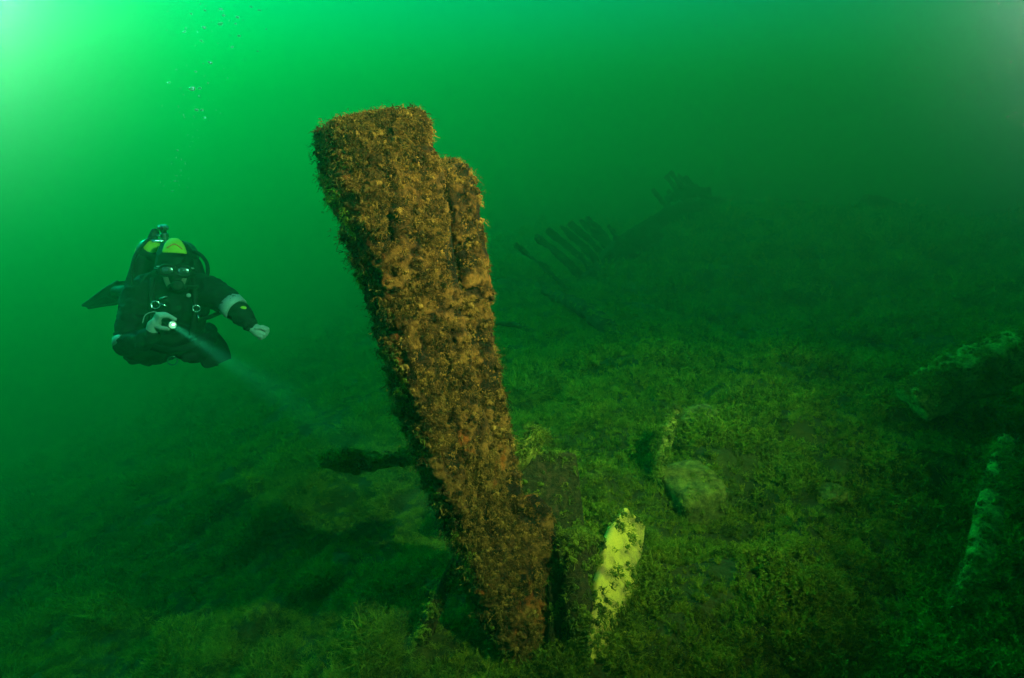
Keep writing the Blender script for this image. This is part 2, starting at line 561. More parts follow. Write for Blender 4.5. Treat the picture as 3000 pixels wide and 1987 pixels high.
# ------------------------------------------------------------------ seabed
def ground_base(x, y):
    z = -0.44 * np.logaddexp(0, -2.2 * (x + 0.2)) / 2.2 - 0.85 * sstep(3.2, 10.5, y)
    z = z - 0.9 * sstep(10.5, 20, y) * (1 - sstep(2.5, 6.5, x - 0.1 * (y - 12)))
    z = np.maximum(z, -9 + 0 * x)
    z = z + 0.20 * np.exp(-((x - 2.6) ** 2 + (y - 3.3) ** 2) / 1.1) + 0.10 * np.exp(-((x - 1.25) ** 2 + (y - 2.9) ** 2) / 0.5)
    z = z + 0.16 * np.exp(-((x - 0.36) ** 2 + (y - 2.55) ** 2) / 0.06)
    z = z - 0.16 * np.exp(-((x - 0.08) ** 2 + (y - 1.80) ** 2) / 0.035)
    return z

def ground(x, y):
    x = np.asarray(x, float); y = np.asarray(y, float)
    P = np.stack([x.ravel(), y.ravel(), 0 * x.ravel()], 1)
    d = np.sqrt(x ** 2 + y ** 2).ravel()
    z = 0.10 * fbm(P, 1.5, 2, seed=3) * sstep(0.5, 3, d) + 0.13 * fbm(P, 0.48, 2, seed=4) + 0.045 * fbm(P, 0.14, 2, seed=5) * (1 - sstep(6, 12, d))
    z = z + 0.25 * fbm(P, 7.0, 2, seed=8) * sstep(6, 20, d)
    return ground_base(x, y) + z.reshape(x.shape)

def gz(x, y):
    return float(ground(np.array([x]), np.array([y]))[0])

n = 420
s = np.linspace(-1, 1, n)
xs = 0.4 + 95 * np.sinh(6.2 * s) / math.sinh(6.2)
ys = 2.6 + 95 * np.sinh(6.2 * s) / math.sinh(6.2)
X, Y = np.meshgrid(xs, ys)
Z = ground(X, Y)
V = np.stack([X, Y, Z], -1).reshape(-1, 3)
F = [(j * n + i, j * n + i + 1, (j + 1) * n + i + 1, (j + 1) * n + i) for j in range(n - 1) for i in range(n - 1)]
seabed = link('seabed', mesh('seabed', V, F), M['seabed'])
tag(seabed, 'sloping silty lake bed covered in green weed', kind='structure')

def ground_cover():
    bands = [(1.1, 2.6, 2300, 0.85), (2.6, 4.2, 1400, 1.0), (4.2, 6.5, 560, 1.4), (6.5, 10.5, 160, 2.2), (10.5, 16, 45, 3.6), (16, 26, 14, 6.0)]
    pts, kinds, scl = [], [], []
    for a, b, dens, sc_ in bands:
        half = R(62)
        area = half * (b * b - a * a)
        k = int(area * dens)
        d = np.sqrt(rng.uniform(a * a, b * b, k)); th = rng.uniform(-half, half, k)
        x, y = d * np.sin(th), d * np.cos(th)
        P = np.stack([x, y, 0 * x], 1)
        gap = fbm(P, 0.26 * sc_ ** 0.5, 3, seed=41) + 0.25 * fbm(P, 1.1, 2, seed=47)
        keep = rng.uniform(0, 1, k) < 0.72 + 0.28 * sstep(-0.40, 0.0, gap)
        pl = np.clip((y - 1.56) / 0.64, 0, 1)
        keep &= ~((np.abs(x - (0.27 + 0.20 * pl)) < 0.045) & (y > 1.5) & (y < 2.1))
        hole = np.hypot(x - 0.06, y - 1.84) < 0.13
        keep &= ~hole
        x, y, gap = x[keep], y[keep], gap[keep]
        z = ground(x, y)
        wp = 0.8 * sstep(-0.2, 0.9, x + 0.5 * fbm(P[keep], 0.8, 2, seed=43)) * (1 - 0.6 * sstep(5, 9, y))
        kd = rng.uniform(0, 1, len(x)) < wp
        clump = fbm(P[keep], 0.20 * sc_ ** 0.4, 3, seed=53)
        ok = kd | (rng.uniform(0, 1, len(x)) < 0.60 + 0.40 * sstep(-0.18, 0.02, clump))
        x, y, z, gap, kd, clump = x[ok], y[ok], z[ok], gap[ok], kd[ok], clump[ok]
        kinds.append(kd)
        pts.append(np.stack([x, y, z], 1))
        scl.append(np.where(kd, 1.0, 0.9 + 0.6 * sstep(-0.1, 0.4, clump)) * sc_ * rng.uniform(0.6, 1.2, len(x)) * (0.62 + 0.8 * sstep(-0.35, 0.45, gap)))
    pts = np.concatenate(pts); kinds = np.concatenate(kinds); scl = np.concatenate(scl)
    for nm, sel, coll, cnt, lab in (('weed_cover', kinds, C_WEED, 7, 'low bushy brown green weed carpeting the lake bed on the right'),
                                    ('filament_algae_cover', ~kinds, C_FUZZ, 6, 'soft green filament algae blanketing the slope on the left')):
        p = pts[sel]; k = len(p)
        e = np.stack([rng.uniform(-.5, .5, k), rng.uniform(-.5, .5, k), rng.uniform(0, 6.283, k)], 1)
        o = scatter(nm, p, e, scl[sel], rng.integers(0, cnt, k), coll)
        tag(o, lab, 'weed', kind='stuff')
    return len(pts)
ground_cover()

# ------------------------------------------------------------------ the upright timber in the foreground
post = empty('upright_timber', (0.0, 1.84, -0.1), 'tall crusted brown ship timber standing upright and leaning left in the foreground', 'timber')
PO = np.array([0.0, 1.84, -0.1])
def rel(rows):
    a = np.array(rows, float); a[:, :3] -= PO
    return a
FACE = (0.56, -0.83, 0.12)
spine = [(0.085, 1.835, -0.20, .235, .20), (0.004, 1.839, -0.011, .235, .20), (-0.068, 1.86, 0.19, .225, .20), (-0.140, 1.871, 0.388, .22, .20), (-0.217, 1.886, 0.667, .22, .20), (-0.276, 1.887, 0.902, .23, .21),
         (-0.328, 1.878, 1.236, .25, .23), (-0.386, 1.843, 1.523, .275, .245), (-0.408, 1.843, 1.65, .265, .25)]
main, mP, mQ = make_beam('main_timber', rel(spine), FACE, M['post'], post, seg=0.0048, rough=0.008, coarse=0.026, boxy=5, seed=11, crust=0.011, caps=14)
bx = np.array((0.83, 0.56, 0)); fx = np.array((0.56, -0.83, 0))
side = []
for k, (x, y, z, w, d) in enumerate(spine):
    ww = (.075, .08, .095, .11, .118, .118, .112, .108, .105)[k]
    sink = (.045, .042, .036, .024, .008, -.014, -.032, -.034, -.034)[k]
    c = np.array((x, y, z)) + bx * (w / 2 + ww / 2 - 0.004 - sink) - fx * 0.03
    side.append((*c, ww, d * 0.8))
side[-1] = tuple(np.array(side[-2]) * 0.98 + np.array(side[-1]) * 0.02)
side[-2] = tuple(np.array(side[-3]) * 0.5 + np.array(side[-2]) * 0.5)
sideo, sP, sQ = make_beam('side_timber', rel(side), FACE, M['post_side'], post, seg=0.0048, rough=0.008, coarse=0.018, boxy=4.5, seed=23, crust=0.010, caps=14)
tag(sideo, 'shorter rust stained plank fixed to the right side of the timber')
# broken knee at the foot
knee = [(0.06, 1.87, 0.0, .17, .14), (0.075, 1.89, 0.16, .18, .13), (0.07, 1.915, 0.29, .14, .12), (0.05, 1.93, 0.375, .08, .10)]
kneeo, kP, kQ = make_beam('broken_knee', rel(knee), (0.45, -0.88, 0.1), M['post'], post, seg=0.008, rough=0.014, coarse=0.03, boxy=4, seed=37, crust=0.008)
grow_on(mP, mQ, post, 9500, C_CRUST, 5, 9, (0.35, 0.95), 1.1, 0.14, sel=lambda p, q: (1 - 0.93 * sstep(0.45, 0.8, q @ bx)) * (1 - 0.9 * sstep(0.45, 0.8, -(q @ bx))), name='growth_pad', seed=1)
grow_on(sP, sQ, post, 3600, C_CRUST, 5, 9, (0.35, 0.95), 1.1, 0.14, name='growth_pad', seed=2)
grow_on(kP, kQ, post, 400, C_CRUST, 5, 9, (0.4, .9), 1.0, 0.12, name='growth_pad', seed=3)
rag = lambda p, q: sstep(0.25, 0.6, -q[:, 0]) * sstep(0.2, 0.6, -q[:, 1]) + 1.5 * sstep(1.55, 1.74, p[:, 2]) * sstep(0.3, 0.8, -q[:, 1])
grow_on(mP, mQ, post, 380, C_CRUST, 5, 9, (0.6, 1.5), 0.9, 0.8, sel=rag, name='hanging_rags', seed=7)
grow_on(sP, sQ, post, 170, C_CRUST, 5, 9, (0.6, 1.3), 0.9, 0.8, sel=lambda p, q: sstep(0.4, 0.8, q[:, 0]), name='hanging_rags', seed=8)
# weed on the shaded left flank and a thick cap on the two heads
grow_on(mP, mQ, post, 700, C_GREEN, 3, 7, (0.6, 1.3), 1.3, 0.5, sel=lambda p, q: sstep(0.2, 0.8, -q[:, 0]) , name='green_fringe', seed=4)
grow_on(mP, mQ, post, 420, C_CRUST, 5, 9, (0.6, 1.1), 0.6, 0.15, sel=lambda p, q: sstep(1.66, 1.76, p[:, 2]), name='head_growth', seed=5)
grow_on(sP, sQ, post, 150, C_CRUST, 5, 9, (0.5, 1.0), 0.6, 0.15, sel=lambda p, q: sstep(0.2, 0.6, q[:, 2]), name='head_growth', seed=6)

# ------------------------------------------------------------------ timbers around the foot
def loose(name, rows, face, mat, label, cat='timber', grow=0, coll=None, seed=0, group=None, seg=0.012, up=True, **kw):
    base = np.array(rows[0][:3])
    t = empty(name, tuple(base), label, cat, group)
    a = np.array(rows, float); a[:, :3] -= base
    o, P, Q = make_beam('wood', a, face, mat, t, seg=seg, seed=seed, **kw)
    if grow:
        grow_on(P, Q, t, grow, coll or C_GREEN, 3 if (coll is None or coll is C_GREEN) else 5, 7 if (coll is None or coll is C_GREEN) else 9, (0.6, 1.4), 0.5, 0.35, name='weed_growth', seed=seed, up_only=up)
    return t

loose('cross_beam', [(-0.20, 2.30, 0.34, .075, .07), (-0.428, 2.25, 0.372, .07, .06), (-0.53, 2.19, 0.388, .055, .05), (-0.61, 2.13, 0.415, .06, .05), (-0.67, 2.10, 0.432, .05, .04), (-0.715, 2.085, 0.445, .025, .02)],
      (0.2, -0.9, 0.3), M['silted'], 'short weed topped beam sticking out left behind the upright timber', grow=330, seed=51, rough=0.014, coarse=0.022, boxy=3.5)
loose('broken_stub', [(0.01, 2.20, 0.36, .07, .06), (0.045, 2.17, 0.43, .08, .07), (0.10, 2.215, 0.50, .085, .07)],
      (0.3, -0.9, 0.2), M['silted'], 'small broken timber stub poking up at the right of the upright timber', grow=160, seed=52, rough=0.014, coarse=0.02, boxy=3.2)
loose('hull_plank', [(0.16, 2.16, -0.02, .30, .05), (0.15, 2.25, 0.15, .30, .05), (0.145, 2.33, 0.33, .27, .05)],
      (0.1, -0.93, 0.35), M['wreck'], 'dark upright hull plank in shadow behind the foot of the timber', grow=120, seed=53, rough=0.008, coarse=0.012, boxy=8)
loose('small_post', [(0.232, 1.67, -0.10, .085, .08), (0.23, 1.72, 0.05, .085, .08), (0.222, 1.80, 0.20, .08, .075), (0.219, 1.838, 0.285, .09, .08)],
      (0.2, -0.95, 0.2), M['wreck'], 'small round weed capped post beside the foot of the upright timber', grow=150, seed=54, rough=0.012, coarse=0.015, boxy=2.4)
loose('pale_plank', [(0.296, 1.60, -0.07, .13, .045), (0.322, 1.68, 0.0, .16, .045), (0.374, 1.84, 0.055, .18, .045), (0.432, 2.02, 0.110, .17, .045), (0.492, 2.15, 0.15, .12, .04)],
      (0.50, -0.60, 0.62), M['plank'], 'bare pale yellow plank edge lying between the weed and the small post', grow=420, seed=155, rough=0.006, coarse=0.006, boxy=8, up=False)
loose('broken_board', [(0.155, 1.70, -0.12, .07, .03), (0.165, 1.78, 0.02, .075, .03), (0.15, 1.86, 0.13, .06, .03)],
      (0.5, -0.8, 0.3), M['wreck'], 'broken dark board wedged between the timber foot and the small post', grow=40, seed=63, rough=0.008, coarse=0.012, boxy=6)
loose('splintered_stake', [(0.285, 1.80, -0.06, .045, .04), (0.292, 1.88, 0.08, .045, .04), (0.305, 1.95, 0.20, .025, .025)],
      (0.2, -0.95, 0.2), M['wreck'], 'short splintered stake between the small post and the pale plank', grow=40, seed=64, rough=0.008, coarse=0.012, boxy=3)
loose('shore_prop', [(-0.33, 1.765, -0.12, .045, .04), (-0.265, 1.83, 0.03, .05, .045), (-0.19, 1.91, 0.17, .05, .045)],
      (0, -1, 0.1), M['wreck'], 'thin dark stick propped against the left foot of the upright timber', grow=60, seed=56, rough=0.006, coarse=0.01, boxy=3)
loose('weedy_log', [(2.12, 2.98, 0.30, .22, .22), (2.33, 3.00, 0.42, .25, .25), (2.56, 3.01, 0.52, .26, .25), (2.82, 3.02, 0.61, .24, .23)],
      (0.1, -0.9, 0.3), M['silted'], 'thick silt covered log end rising from the weed at the right edge', grow=700, seed=57, rough=0.014, coarse=0.03, boxy=3)
loose('fallen_plank', [(1.585, 1.75, 0.07, .075, .055), (1.66, 1.826, 0.12, .08, .055), (1.85, 2.05, 0.20, .085, .055), (2.05, 2.28, 0.27, .08, .055), (2.25, 2.50, 0.33, .07, .05)],
      (-0.1, -0.6, 0.8), M['silted'], 'narrow pale green plank slanting up out of the weed at lower right', grow=300, seed=58, rough=0.006, coarse=0.008, boxy=4)
loose('leaning_stick', [(0.70, 2.58, 0.10, .05, .045), (0.75, 2.66, 0.26, .05, .04), (0.814, 2.765, 0.36, .035, .03)],
      (0, -1, 0.1), M['silted'], 'short weedy stick leaning behind the squared stone', grow=110, seed=59, rough=0.008, coarse=0.012, boxy=3)
loose('sunken_spar', [(1.06, 5.70, -0.24, .15, .13), (0.93, 6.3, -0.17, .17, .14), (0.80, 7.2, -0.26, .17, .14), (0.66, 8.3, -0.42, .15, .13), (0.54, 9.6, -0.62, .12, .10)],
      (0, 0, 1), M['wreck'], 'long dark spar lying on the lake bed in front of the distant ribs', grow=350, seed=60, seg=0.03, rough=0.02, coarse=0.05, boxy=3)
loose('thin_branch', [(-0.30, 6.9, -0.40, .05, .05), (0.0, 6.75, -0.36, .05, .05), (0.24, 6.45, -0.36, .06, .05)],
      (0, 0, 1), M['wreck'], 'thin dark branch lying on the lake bed right behind the upright timber', grow=60, seed=61, seg=0.02, rough=0.01, coarse=0.02, boxy=2.5)
loose('far_timber', [(12.2, 21.6, -0.2, .5, .4), (13.4, 21.6, -0.55, .5, .4), (14.6, 21.6, -1.0, .5, .4)],
      (0, -1, 0), M['wreck'], 'faint slanting timber far off at the right in the murk', seed=62, seg=0.06, rough=0.03, coarse=0.1, boxy=3)

def stone(name, loc, size, label, cat, seed, boxy=3.0, rot=0.0, mat='stone'):
    k = 40
    u = np.linspace(0, math.pi, k); v = np.linspace(0, 2 * math.pi, 2 * k, endpoint=False)
    U, W = np.meshgrid(u, v, indexing='ij')
    def p(c, e): return np.sign(c) * np.abs(c) ** e
    e = 2 / boxy
    A = np.stack([p(np.sin(U), e) * p(np.cos(W), e), p(np.sin(U), e) * p(np.sin(W), e), p(np.cos(U), e)], -1).reshape(-1, 3) * np.array(size)
    A = A * (1 + (0.16 if boxy < 4 else 0.08) * fbm(A + seed, 0.25 * max(size) * 2, 3, seed=seed) + 0.05 * fbm(A + seed, 0.06 * max(size) * 2, 3, seed=seed + 1))[:, None]
    m = 2 * k
    F = [(i * m + j, i * m + (j + 1) % m, (i + 1) * m + (j + 1) % m, (i + 1) * m + j) for i in range(k - 1) for j in range(m)]
    o = link(name, mesh(name, A, F), M[mat])
    o.location = loc; o.rotation_euler = (0.1, -0.12, rot)
    nr = A / np.maximum(1e-6, np.linalg.norm(A, axis=1))[:, None]
    if max(size) < 0.4:
        grow_on(A, nr, o, int(4200 * max(size)), C_GREEN, 3, 7, (0.5, 1.1), 0.2, 0.1, name='weed_growth', seed=seed, sel=lambda p, q: 0.10 + sstep(0.35, -0.3, q[:, 2]))
    return tag(o, label, cat)
stone('squared_stone', (0.855, 2.54, 0.015), (0.125, 0.15, 0.115), 'squared silt dusted stone block half sunk in the weed', 'stone', 71, 5.0, 0.30)
stone('small_stone', (1.46, 2.42, gz(1.46, 2.42) + 0.03), (0.06, 0.06, 0.045), 'small pale rounded stone in the weed right of the squared block', 'stone', 72, 2.4)
stone('flat_stone', (1.02, 3.02, gz(1.02, 3.02) + 0.035), (0.12, 0.09, 0.05), 'flat pale stone in the weed above the squared block', 'stone', 73, 2.6, 0.6)
stone('shell_pebble', (1.281, 1.757, gz(1.281, 1.757) + 0.02), (0.035, 0.03, 0.022), 'tiny pale green pebble near the bottom right corner', 'stone', 74, 2.2)
stone('dark_boulder', (7.02, 17.5, -0.75), (0.62, 0.5, 0.36), 'small dark boulder far off on the lake bed right of the ribs', 'rock', 75, 2.3, mat='wreck')

# ------------------------------------------------------------------ the far wreck: ribs rising out of the lake bed
wreck = empty('shipwreck_hull', (1.27, 10.73, -0.9), 'distant broken ship hull with a row of slanting dark ribs', 'shipwreck')
WO = np.array((1.27, 10.73, -0.9))
ribs = [((1.271, 10.73, -0.95), (0.074, 11.07, -0.123), .11), ((1.675, 11.44, -0.95), (0.467, 11.80, -0.072), .17), ((1.941, 12.13, -0.95), (0.742, 12.49, -0.045), .15), ((2.217, 12.85, -0.95), (1.047, 13.21, -0.046), .18),
        ((2.392, 13.46, -0.95), (1.308, 13.81, -0.068), .18), ((2.582, 14.12, -0.95), (1.60, 14.47, -0.068), .19), ((2.791, 14.84, -0.95), (1.829, 15.19, -0.085), .16), ((2.926, 15.36, -0.95), (2.443, 15.63, -0.33), .13)]
for k in range(9):   # the farther run of ribs, nearly lost in the green
    bx_, by_ = 5.3 + 0.32 * k, 20.2 + 0.42 * k
    h = (0.95, 0.5, 0.85, 1.25, 1.35, 1.3, 1.2, 0.9, 0.5)[k]
    ribs.append(((bx_ + 0.35, by_, -1.0), (bx_ - 0.75 * h, by_ + 0.3, -0.85 + 1.15 * h), .22))
rb = np.random.default_rng(5)
for k, (a, b, w) in enumerate(ribs):
    a, b = np.array(a), np.array(b)
    mid = (a + b) / 2 + np.array((0.05, 0, -0.06)) + rb.normal(0, 0.025, 3)
    w = w * 0.82
    a = a - np.array((0, 0, 0.25))
    rows = [(*(a - WO), w, w), (*(mid - WO), w * rb.uniform(.85, 1.05), w), (*(b - WO), w * rb.uniform(.6, .9), w * .8)]
    o, P, Q = make_beam('rib', rows, (0, -1, 0.2), M['wreck'], wreck, seg=0.035, rough=0.035, coarse=0.05, boxy=3, seed=80 + k)
    if k < 8:
        grow_on(P, Q, wreck, 50, C_GREEN, 3, 7, (0.9, 1.9), 0.5, 0.4, name='weed_growth', seed=90 + k)
def strake(rows, seed):
    a = np.array(rows, float); a[:, :3] -= WO
    make_beam('strake', a, (0, -1, 0.3), M['wreck'], wreck, seg=0.05, rough=0.06, coarse=0.09, boxy=3, seed=seed)
strake([(1.30, 11.3, -0.86, .14, .14), (1.75, 12.2, -0.76, .18, .16), (2.2, 13.4, -0.64, .28, .2), (2.75, 14.7, -0.58, .34, .2), (3.4, 16.3, -0.58, .36, .2), (4.3, 18.1, -0.50, .40, .2), (5.4, 20.2, -0.40, .44, .25), (6.6, 21.8, -0.38, .46, .3), (8.0, 23.6, -0.5, .4, .3)], 101)
strake([(1.75, 12.4, -0.85, .25, .2), (2.5, 13.7, -0.80, .3, .2), (3.2, 15.3, -0.82, .3, .2), (4.1, 17.2, -0.80, .35, .2)], 102)
strake([(5.2, 20.9, -0.1, .25, .2), (6.1, 21.7, 0.05, .3, .2), (7.2, 22.9, 0.0, .3, .2)], 103)

# ------------------------------------------------------------------ diver
M['suit'] = plain('drysuit', (0.006, 0.008, 0.008), 0.8, spec=0.15)
M['hood'] = plain('hood_neoprene', (0.008, 0.009, 0.009), 0.7)
M['rubber'] = plain('black_rubber', (0.006, 0.006, 0.006), 0.65, spec=0.25)
M['web'] = plain('harness_webbing', (0.010, 0.010, 0.010), 0.85, spec=0.2)
M['glove'] = plain('pale_glove', (0.30, 0.31, 0.27), 0.8)
M['band'] = plain('reflective_band', (0.26, 0.29, 0.28), 0.5)
M['hiviz'] = plain('yellow_panel', (0.42, 0.47, 0.02), 0.75)
M['red'] = plain('red_print', (0.80, 0.16, 0.02), 0.6)
M['tank'] = plain('tank_paint', (0.012, 0.013, 0.013), 0.4)
M['steel'] = plain('valve_chrome', (0.55, 0.58, 0.58), 0.25, 1.0)
M['skin'] = plain('face_skin', (0.22, 0.18, 0.14), 0.7)
M['fin'] = plain('fin_rubber', (0.016, 0.016, 0.014), 0.75, spec=0.2)
M['glass'] = plain('mask_glass', (0.018, 0.028, 0.026), 0.2)

def sphere_pts(c, r, k=14):
    V, F = [], []
    c = np.array(c, float); r = np.array([r, r, r] if np.isscalar(r) else r, float)
    for i in range(k + 1):
        u = math.pi * i / k
        for j in range(2 * k):
            v = math.pi * j / k
            V.append(c + r * np.array((math.sin(u) * math.cos(v), math.sin(u) * math.sin(v), math.cos(u))))
    m = 2 * k
    for i in range(k):
        for j in range(m):
            F.append((i * m + j, (i + 1) * m + j, (i + 1) * m + (j + 1) % m, i * m + (j + 1) % m))
    return V, F

def capsule(a, b, ra, rb_, k=14, n=20):
    """closed tapered capsule from a to b"""
    a, b = np.array(a, float), np.array(b, float)
    t = b - a; L = np.linalg.norm(t)
    if L < 1e-6:
        return sphere_pts(a, ra)
    t /= L
    up = np.array((0, 0, 1.0)) if abs(t[2]) < .9 else np.array((1.0, 0, 0))
    u = np.cross(t, up); u /= np.linalg.norm(u); v = np.cross(t, u)
    rows = []
    h = k // 2
    for i in range(h + 1):
        an = math.pi / 2 * (1 - i / h)
        rows.append((a - t * ra * math.sin(an), max(1e-4, ra * math.cos(an))))
    for i in range(h + 1):
        an = math.pi / 2 * i / h
        rows.append((b + t * rb_ * math.sin(an), max(1e-4, rb_ * math.cos(an))))
    V, F = [], []
    for p, r in rows:
        for j in range(n):
            q = 2 * math.pi * j / n
            V.append(p + r * (math.cos(q) * u + math.sin(q) * v))
    for i in range(len(rows) - 1):
        for j in range(n):
            F.append((i * n + j, i * n + (j + 1) % n, (i + 1) * n + (j + 1) % n, (i + 1) * n + j))
    F.append(tuple(range(n))[::-1]); F.append(tuple((len(rows) - 1) * n + j for j in range(n)))
    return V, F

def fused(name, shapes, voxel, mat, parent, smooth=6, wrinkle=0.0, wscale=0.05, seed=0):
    """weld overlapping closed shapes into one continuous skin"""
    V, F = [], []
    for v, f in shapes:
        b = len(V)
        V += list(v); F += [tuple(i + b for i in q) for q in f]
    o = link(name, mesh(name, V, F), mat, parent)
    r = o.modifiers.new('weld', 'REMESH'); r.mode = 'VOXEL'; r.voxel_size = voxel
    s_ = o.modifiers.new('smooth', 'SMOOTH'); s_.iterations = smooth; s_.factor = 0.5
    bpy.context.view_layer.update()
    dg = bpy.context.evaluated_depsgraph_get()
    me = bpy.data.meshes.new_from_object(o.evaluated_get(dg))
    o.modifiers.clear(); o.data = me
    if wrinkle:
        k = len(me.vertices)
        co = np.empty(k * 3); me.vertices.foreach_get('co', co); co = co.reshape(-1, 3)
        no = np.empty(k * 3); me.vertices.foreach_get('normal', no); no = no.reshape(-1, 3)
        st = co * np.array((1, 1.6, 1))
        co = co + no * (wrinkle * (1 - 2 * np.abs(fbm(st, wscale, 2, seed=seed))))[:, None]
        me.vertices.foreach_set('co', co.ravel()); me.update()
    me.polygons.foreach_set('use_smooth', [True] * len(me.polygons))
    if not me.materials:
        me.materials.append(mat)
    return o

def chain(rows, n=20):
    return [capsule(a[:3], b[:3], a[3], b[3]) for a, b in zip(rows[:-1], rows[1:])]

dx, dy, dz = Vector((0.8766, 0.4587, -0.1455)), Vector((0.0278, 0.2536, 0.9669)), Vector((0.4804, -0.8516, 0.2095))
dz.normalize(); dx = (dx - dz * dx.dot(dz)).normalized(); dy = dz.cross(dx)
DM = Matrix((dx, dy, dz)).transposed().to_4x4()
DS = 1.18
DLOC = Vector((-2.203, 3.905, 0.639))
diver = empty('person', DLOC, 'scuba diver in a black drysuit and hood hovering over the slope, holding a lit torch', 'person')
diver.rotation_euler = DM.to_euler()
diver.scale = (DS, DS, DS)

body = []
body += [sphere_pts((-0.010, 0.185, 0.075), (0.088, 0.118, 0.105), 18)]                                # hooded head
body += [sphere_pts((-0.012, 0.245, 0.045), (0.080, 0.075, 0.085), 16)]
body += chain([(-0.01, 0.10, 0.04, .070), (-0.015, 0.03, -0.02, .085)])                                 # neck
body += chain([(-0.12, 0.03, -0.03, .105), (0.03, 0.04, -0.03, .105)])                                  # shoulder girdle
body += chain([(-0.10, -0.02, -0.04, .115), (-0.08, -0.16, -0.18, .120), (-0.06, -0.24, -0.34, .115)])  # trunk
body += chain([(0.03, -0.02, -0.04, .115), (0.03, -0.16, -0.18, .115), (0.04, -0.24, -0.34, .110)])
body += chain([(-0.04, -0.05, 0.02, .10), (-0.03, -0.20, -0.06, .11)])
body += chain([(0.075, 0.055, -0.02, .095), (0.165, 0.045, 0.04, .082), (0.245, -0.005, 0.10, .070), (0.315, -0.075, 0.165, .052), (0.355, -0.130, 0.20, .036)])   # arm stretched out
body += [sphere_pts((0.318, -0.085, 0.165), (.056, .050, .055), 12)]
body += chain([(-0.165, 0.02, -0.01, .088), (-0.205, -0.11, 0.04, .074), (-0.228, -0.245, 0.085, .064), (-0.17, -0.228, 0.18, .052), (-0.118, -0.195, 0.25, .040)])  # arm bent to the torch
body += chain([(-0.06, -0.25, -0.34, .115), (-0.13, -0.295, -0.15, .088), (-0.175, -0.275, -0.30, .066), (-0.255, -0.10, -0.72, .050), (-0.300, 0.02, -0.90, .045)])  # legs, knees bent, heels back
body += chain([(0.04, -0.25, -0.34, .110), (0.085, -0.285, -0.15, .084), (0.13, -0.25, -0.25, .068), (0.165, -0.205, -0.40, .055)])
body += chain([(-0.10, -0.30, -0.12, .06), (-0.20, -0.31, 0.0, .05)])
fused('body', body, 0.011, M['suit'], diver, 4, 0.011, 0.055, 3)

# hood panel, mask, face and regulator
def patch_on_ellipsoid(name, c, r, u0, u1, v0, v1, mat, parent, k=14, lift=1.03):
    """curved panel on an ellipsoid, in longitude u about the vertical and latitude v, with a thickness of its own"""
    c, r = np.array(c), np.array(r)
    V, F = [], []
    for lay in (lift, lift - 0.05):
        for i in range(k + 1):
            for j in range(k + 1):
                u = u0 + (u1 - u0) * i / k; v = v0 + (v1 - v0) * j / k
                V.append(c + r * lay * np.array((math.cos(v) * math.sin(u), math.sin(v), math.cos(v) * math.cos(u))))
    q = (k + 1) ** 2
    def I(a, i, j): return a * q + i * (k + 1) + j
    for i in range(k):
        for j in range(k):
            F.append((I(0, i, j), I(0, i + 1, j), I(0, i + 1, j + 1), I(0, i, j + 1)))
            F.append((I(1, i, j), I(1, i, j + 1), I(1, i + 1, j + 1), I(1, i + 1, j)))
        F.append((I(0, i, 0), I(1, i, 0), I(1, i + 1, 0), I(0, i + 1, 0)))
        F.append((I(0, i, k), I(0, i + 1, k), I(1, i + 1, k), I(1, i, k)))
        F.append((I(0, 0, i), I(0, 0, i + 1), I(1, 0, i + 1), I(1, 0, i)))
        F.append((I(0, k, i), I(1, k, i), I(1, k, i + 1), I(0, k, i + 1)))
    return link(name, mesh(name, V, F), mat, parent)
hc, hr = (-0.012, 0.205, 0.062), (0.097, 0.122, 0.119)
panel = patch_on_ellipsoid('hood_panel', hc, hr, R(-38), R(38), R(18), R(78), M['hiviz'], diver)
tag(panel, 'bright yellow panel on the crown of the hood')
arc = []
for k in range(9):
    u = R(-24 + 6 * k); v = R(28 + 13 * math.sin(math.pi * k / 8))
    arc.append((hc[0] + hr[0] * 1.05 * math.cos(v) * math.sin(u), hc[1] + hr[1] * 1.05 * math.sin(v), hc[2] + hr[2] * 1.05 * math.cos(v) * math.cos(u)))
lg = link('logo', tube_mesh('logo', arc, 0.0035, 6, 24), M['red'], panel)
tag(lg, 'red arched logo print')
patch_on_ellipsoid('face', (-0.010, 0.145, 0.085), (0.075, 0.105, 0.100), R(-50), R(50), R(-62), R(25), M['skin'], diver)
# mask: rubber skirt, two panes, strap
def ring_frame(name, c, w, h, rad, mat, parent, n=36, boxy=3.2):
    pts = []
    for k in range(n + 1):
        a = 2 * math.pi * k / n
        x = math.copysign(abs(math.cos(a)) ** (2 / boxy), math.cos(a)) * w
        y = math.copysign(abs(math.sin(a)) ** (2 / boxy), math.sin(a)) * h
        pts.append((c[0] + x, c[1] + y, c[2] - 2.6 * x * x))
    return link(name, tube_mesh(name, pts, rad, 8), mat, parent)
skirt = fused('mask_skirt', [capsule((-0.055, 0.148, 0.155), (0.039, 0.148, 0.155), .036, .036), capsule((-0.008, 0.10, 0.165), (-0.008, 0.125, 0.165), .030, .036)], 0.006, M['rubber'], diver, 4)
for sx in (-1, 1):
    fr = ring_frame('mask_frame', (-0.008 + sx * 0.037, 0.148, 0.196), 0.033, 0.026, 0.006, M['rubber'], diver)
    V, F = sphere_pts((-0.008 + sx * 0.037, 0.148, 0.192), (0.031, 0.025, 0.004), 10)
    link('pane', mesh('pane', V, F), M['glass'], fr)
link('mask_strap', tube_mesh('mask_strap', [(-0.078, .15, .15), (-0.105, .16, .07), (-0.06, .175, -0.02), (0.04, .175, -0.02), (0.088, .16, .07), (0.062, .15, .15)], 0.006, 6, 24), M['rubber'], diver)
for sx in (-1, 1):
    V, F = sphere_pts((-0.008 + sx * 0.076, 0.166, 0.158), (.014, .005, .010), 8)
    link('mask_buckle', mesh('mask_buckle', V, F), M['band'], diver)
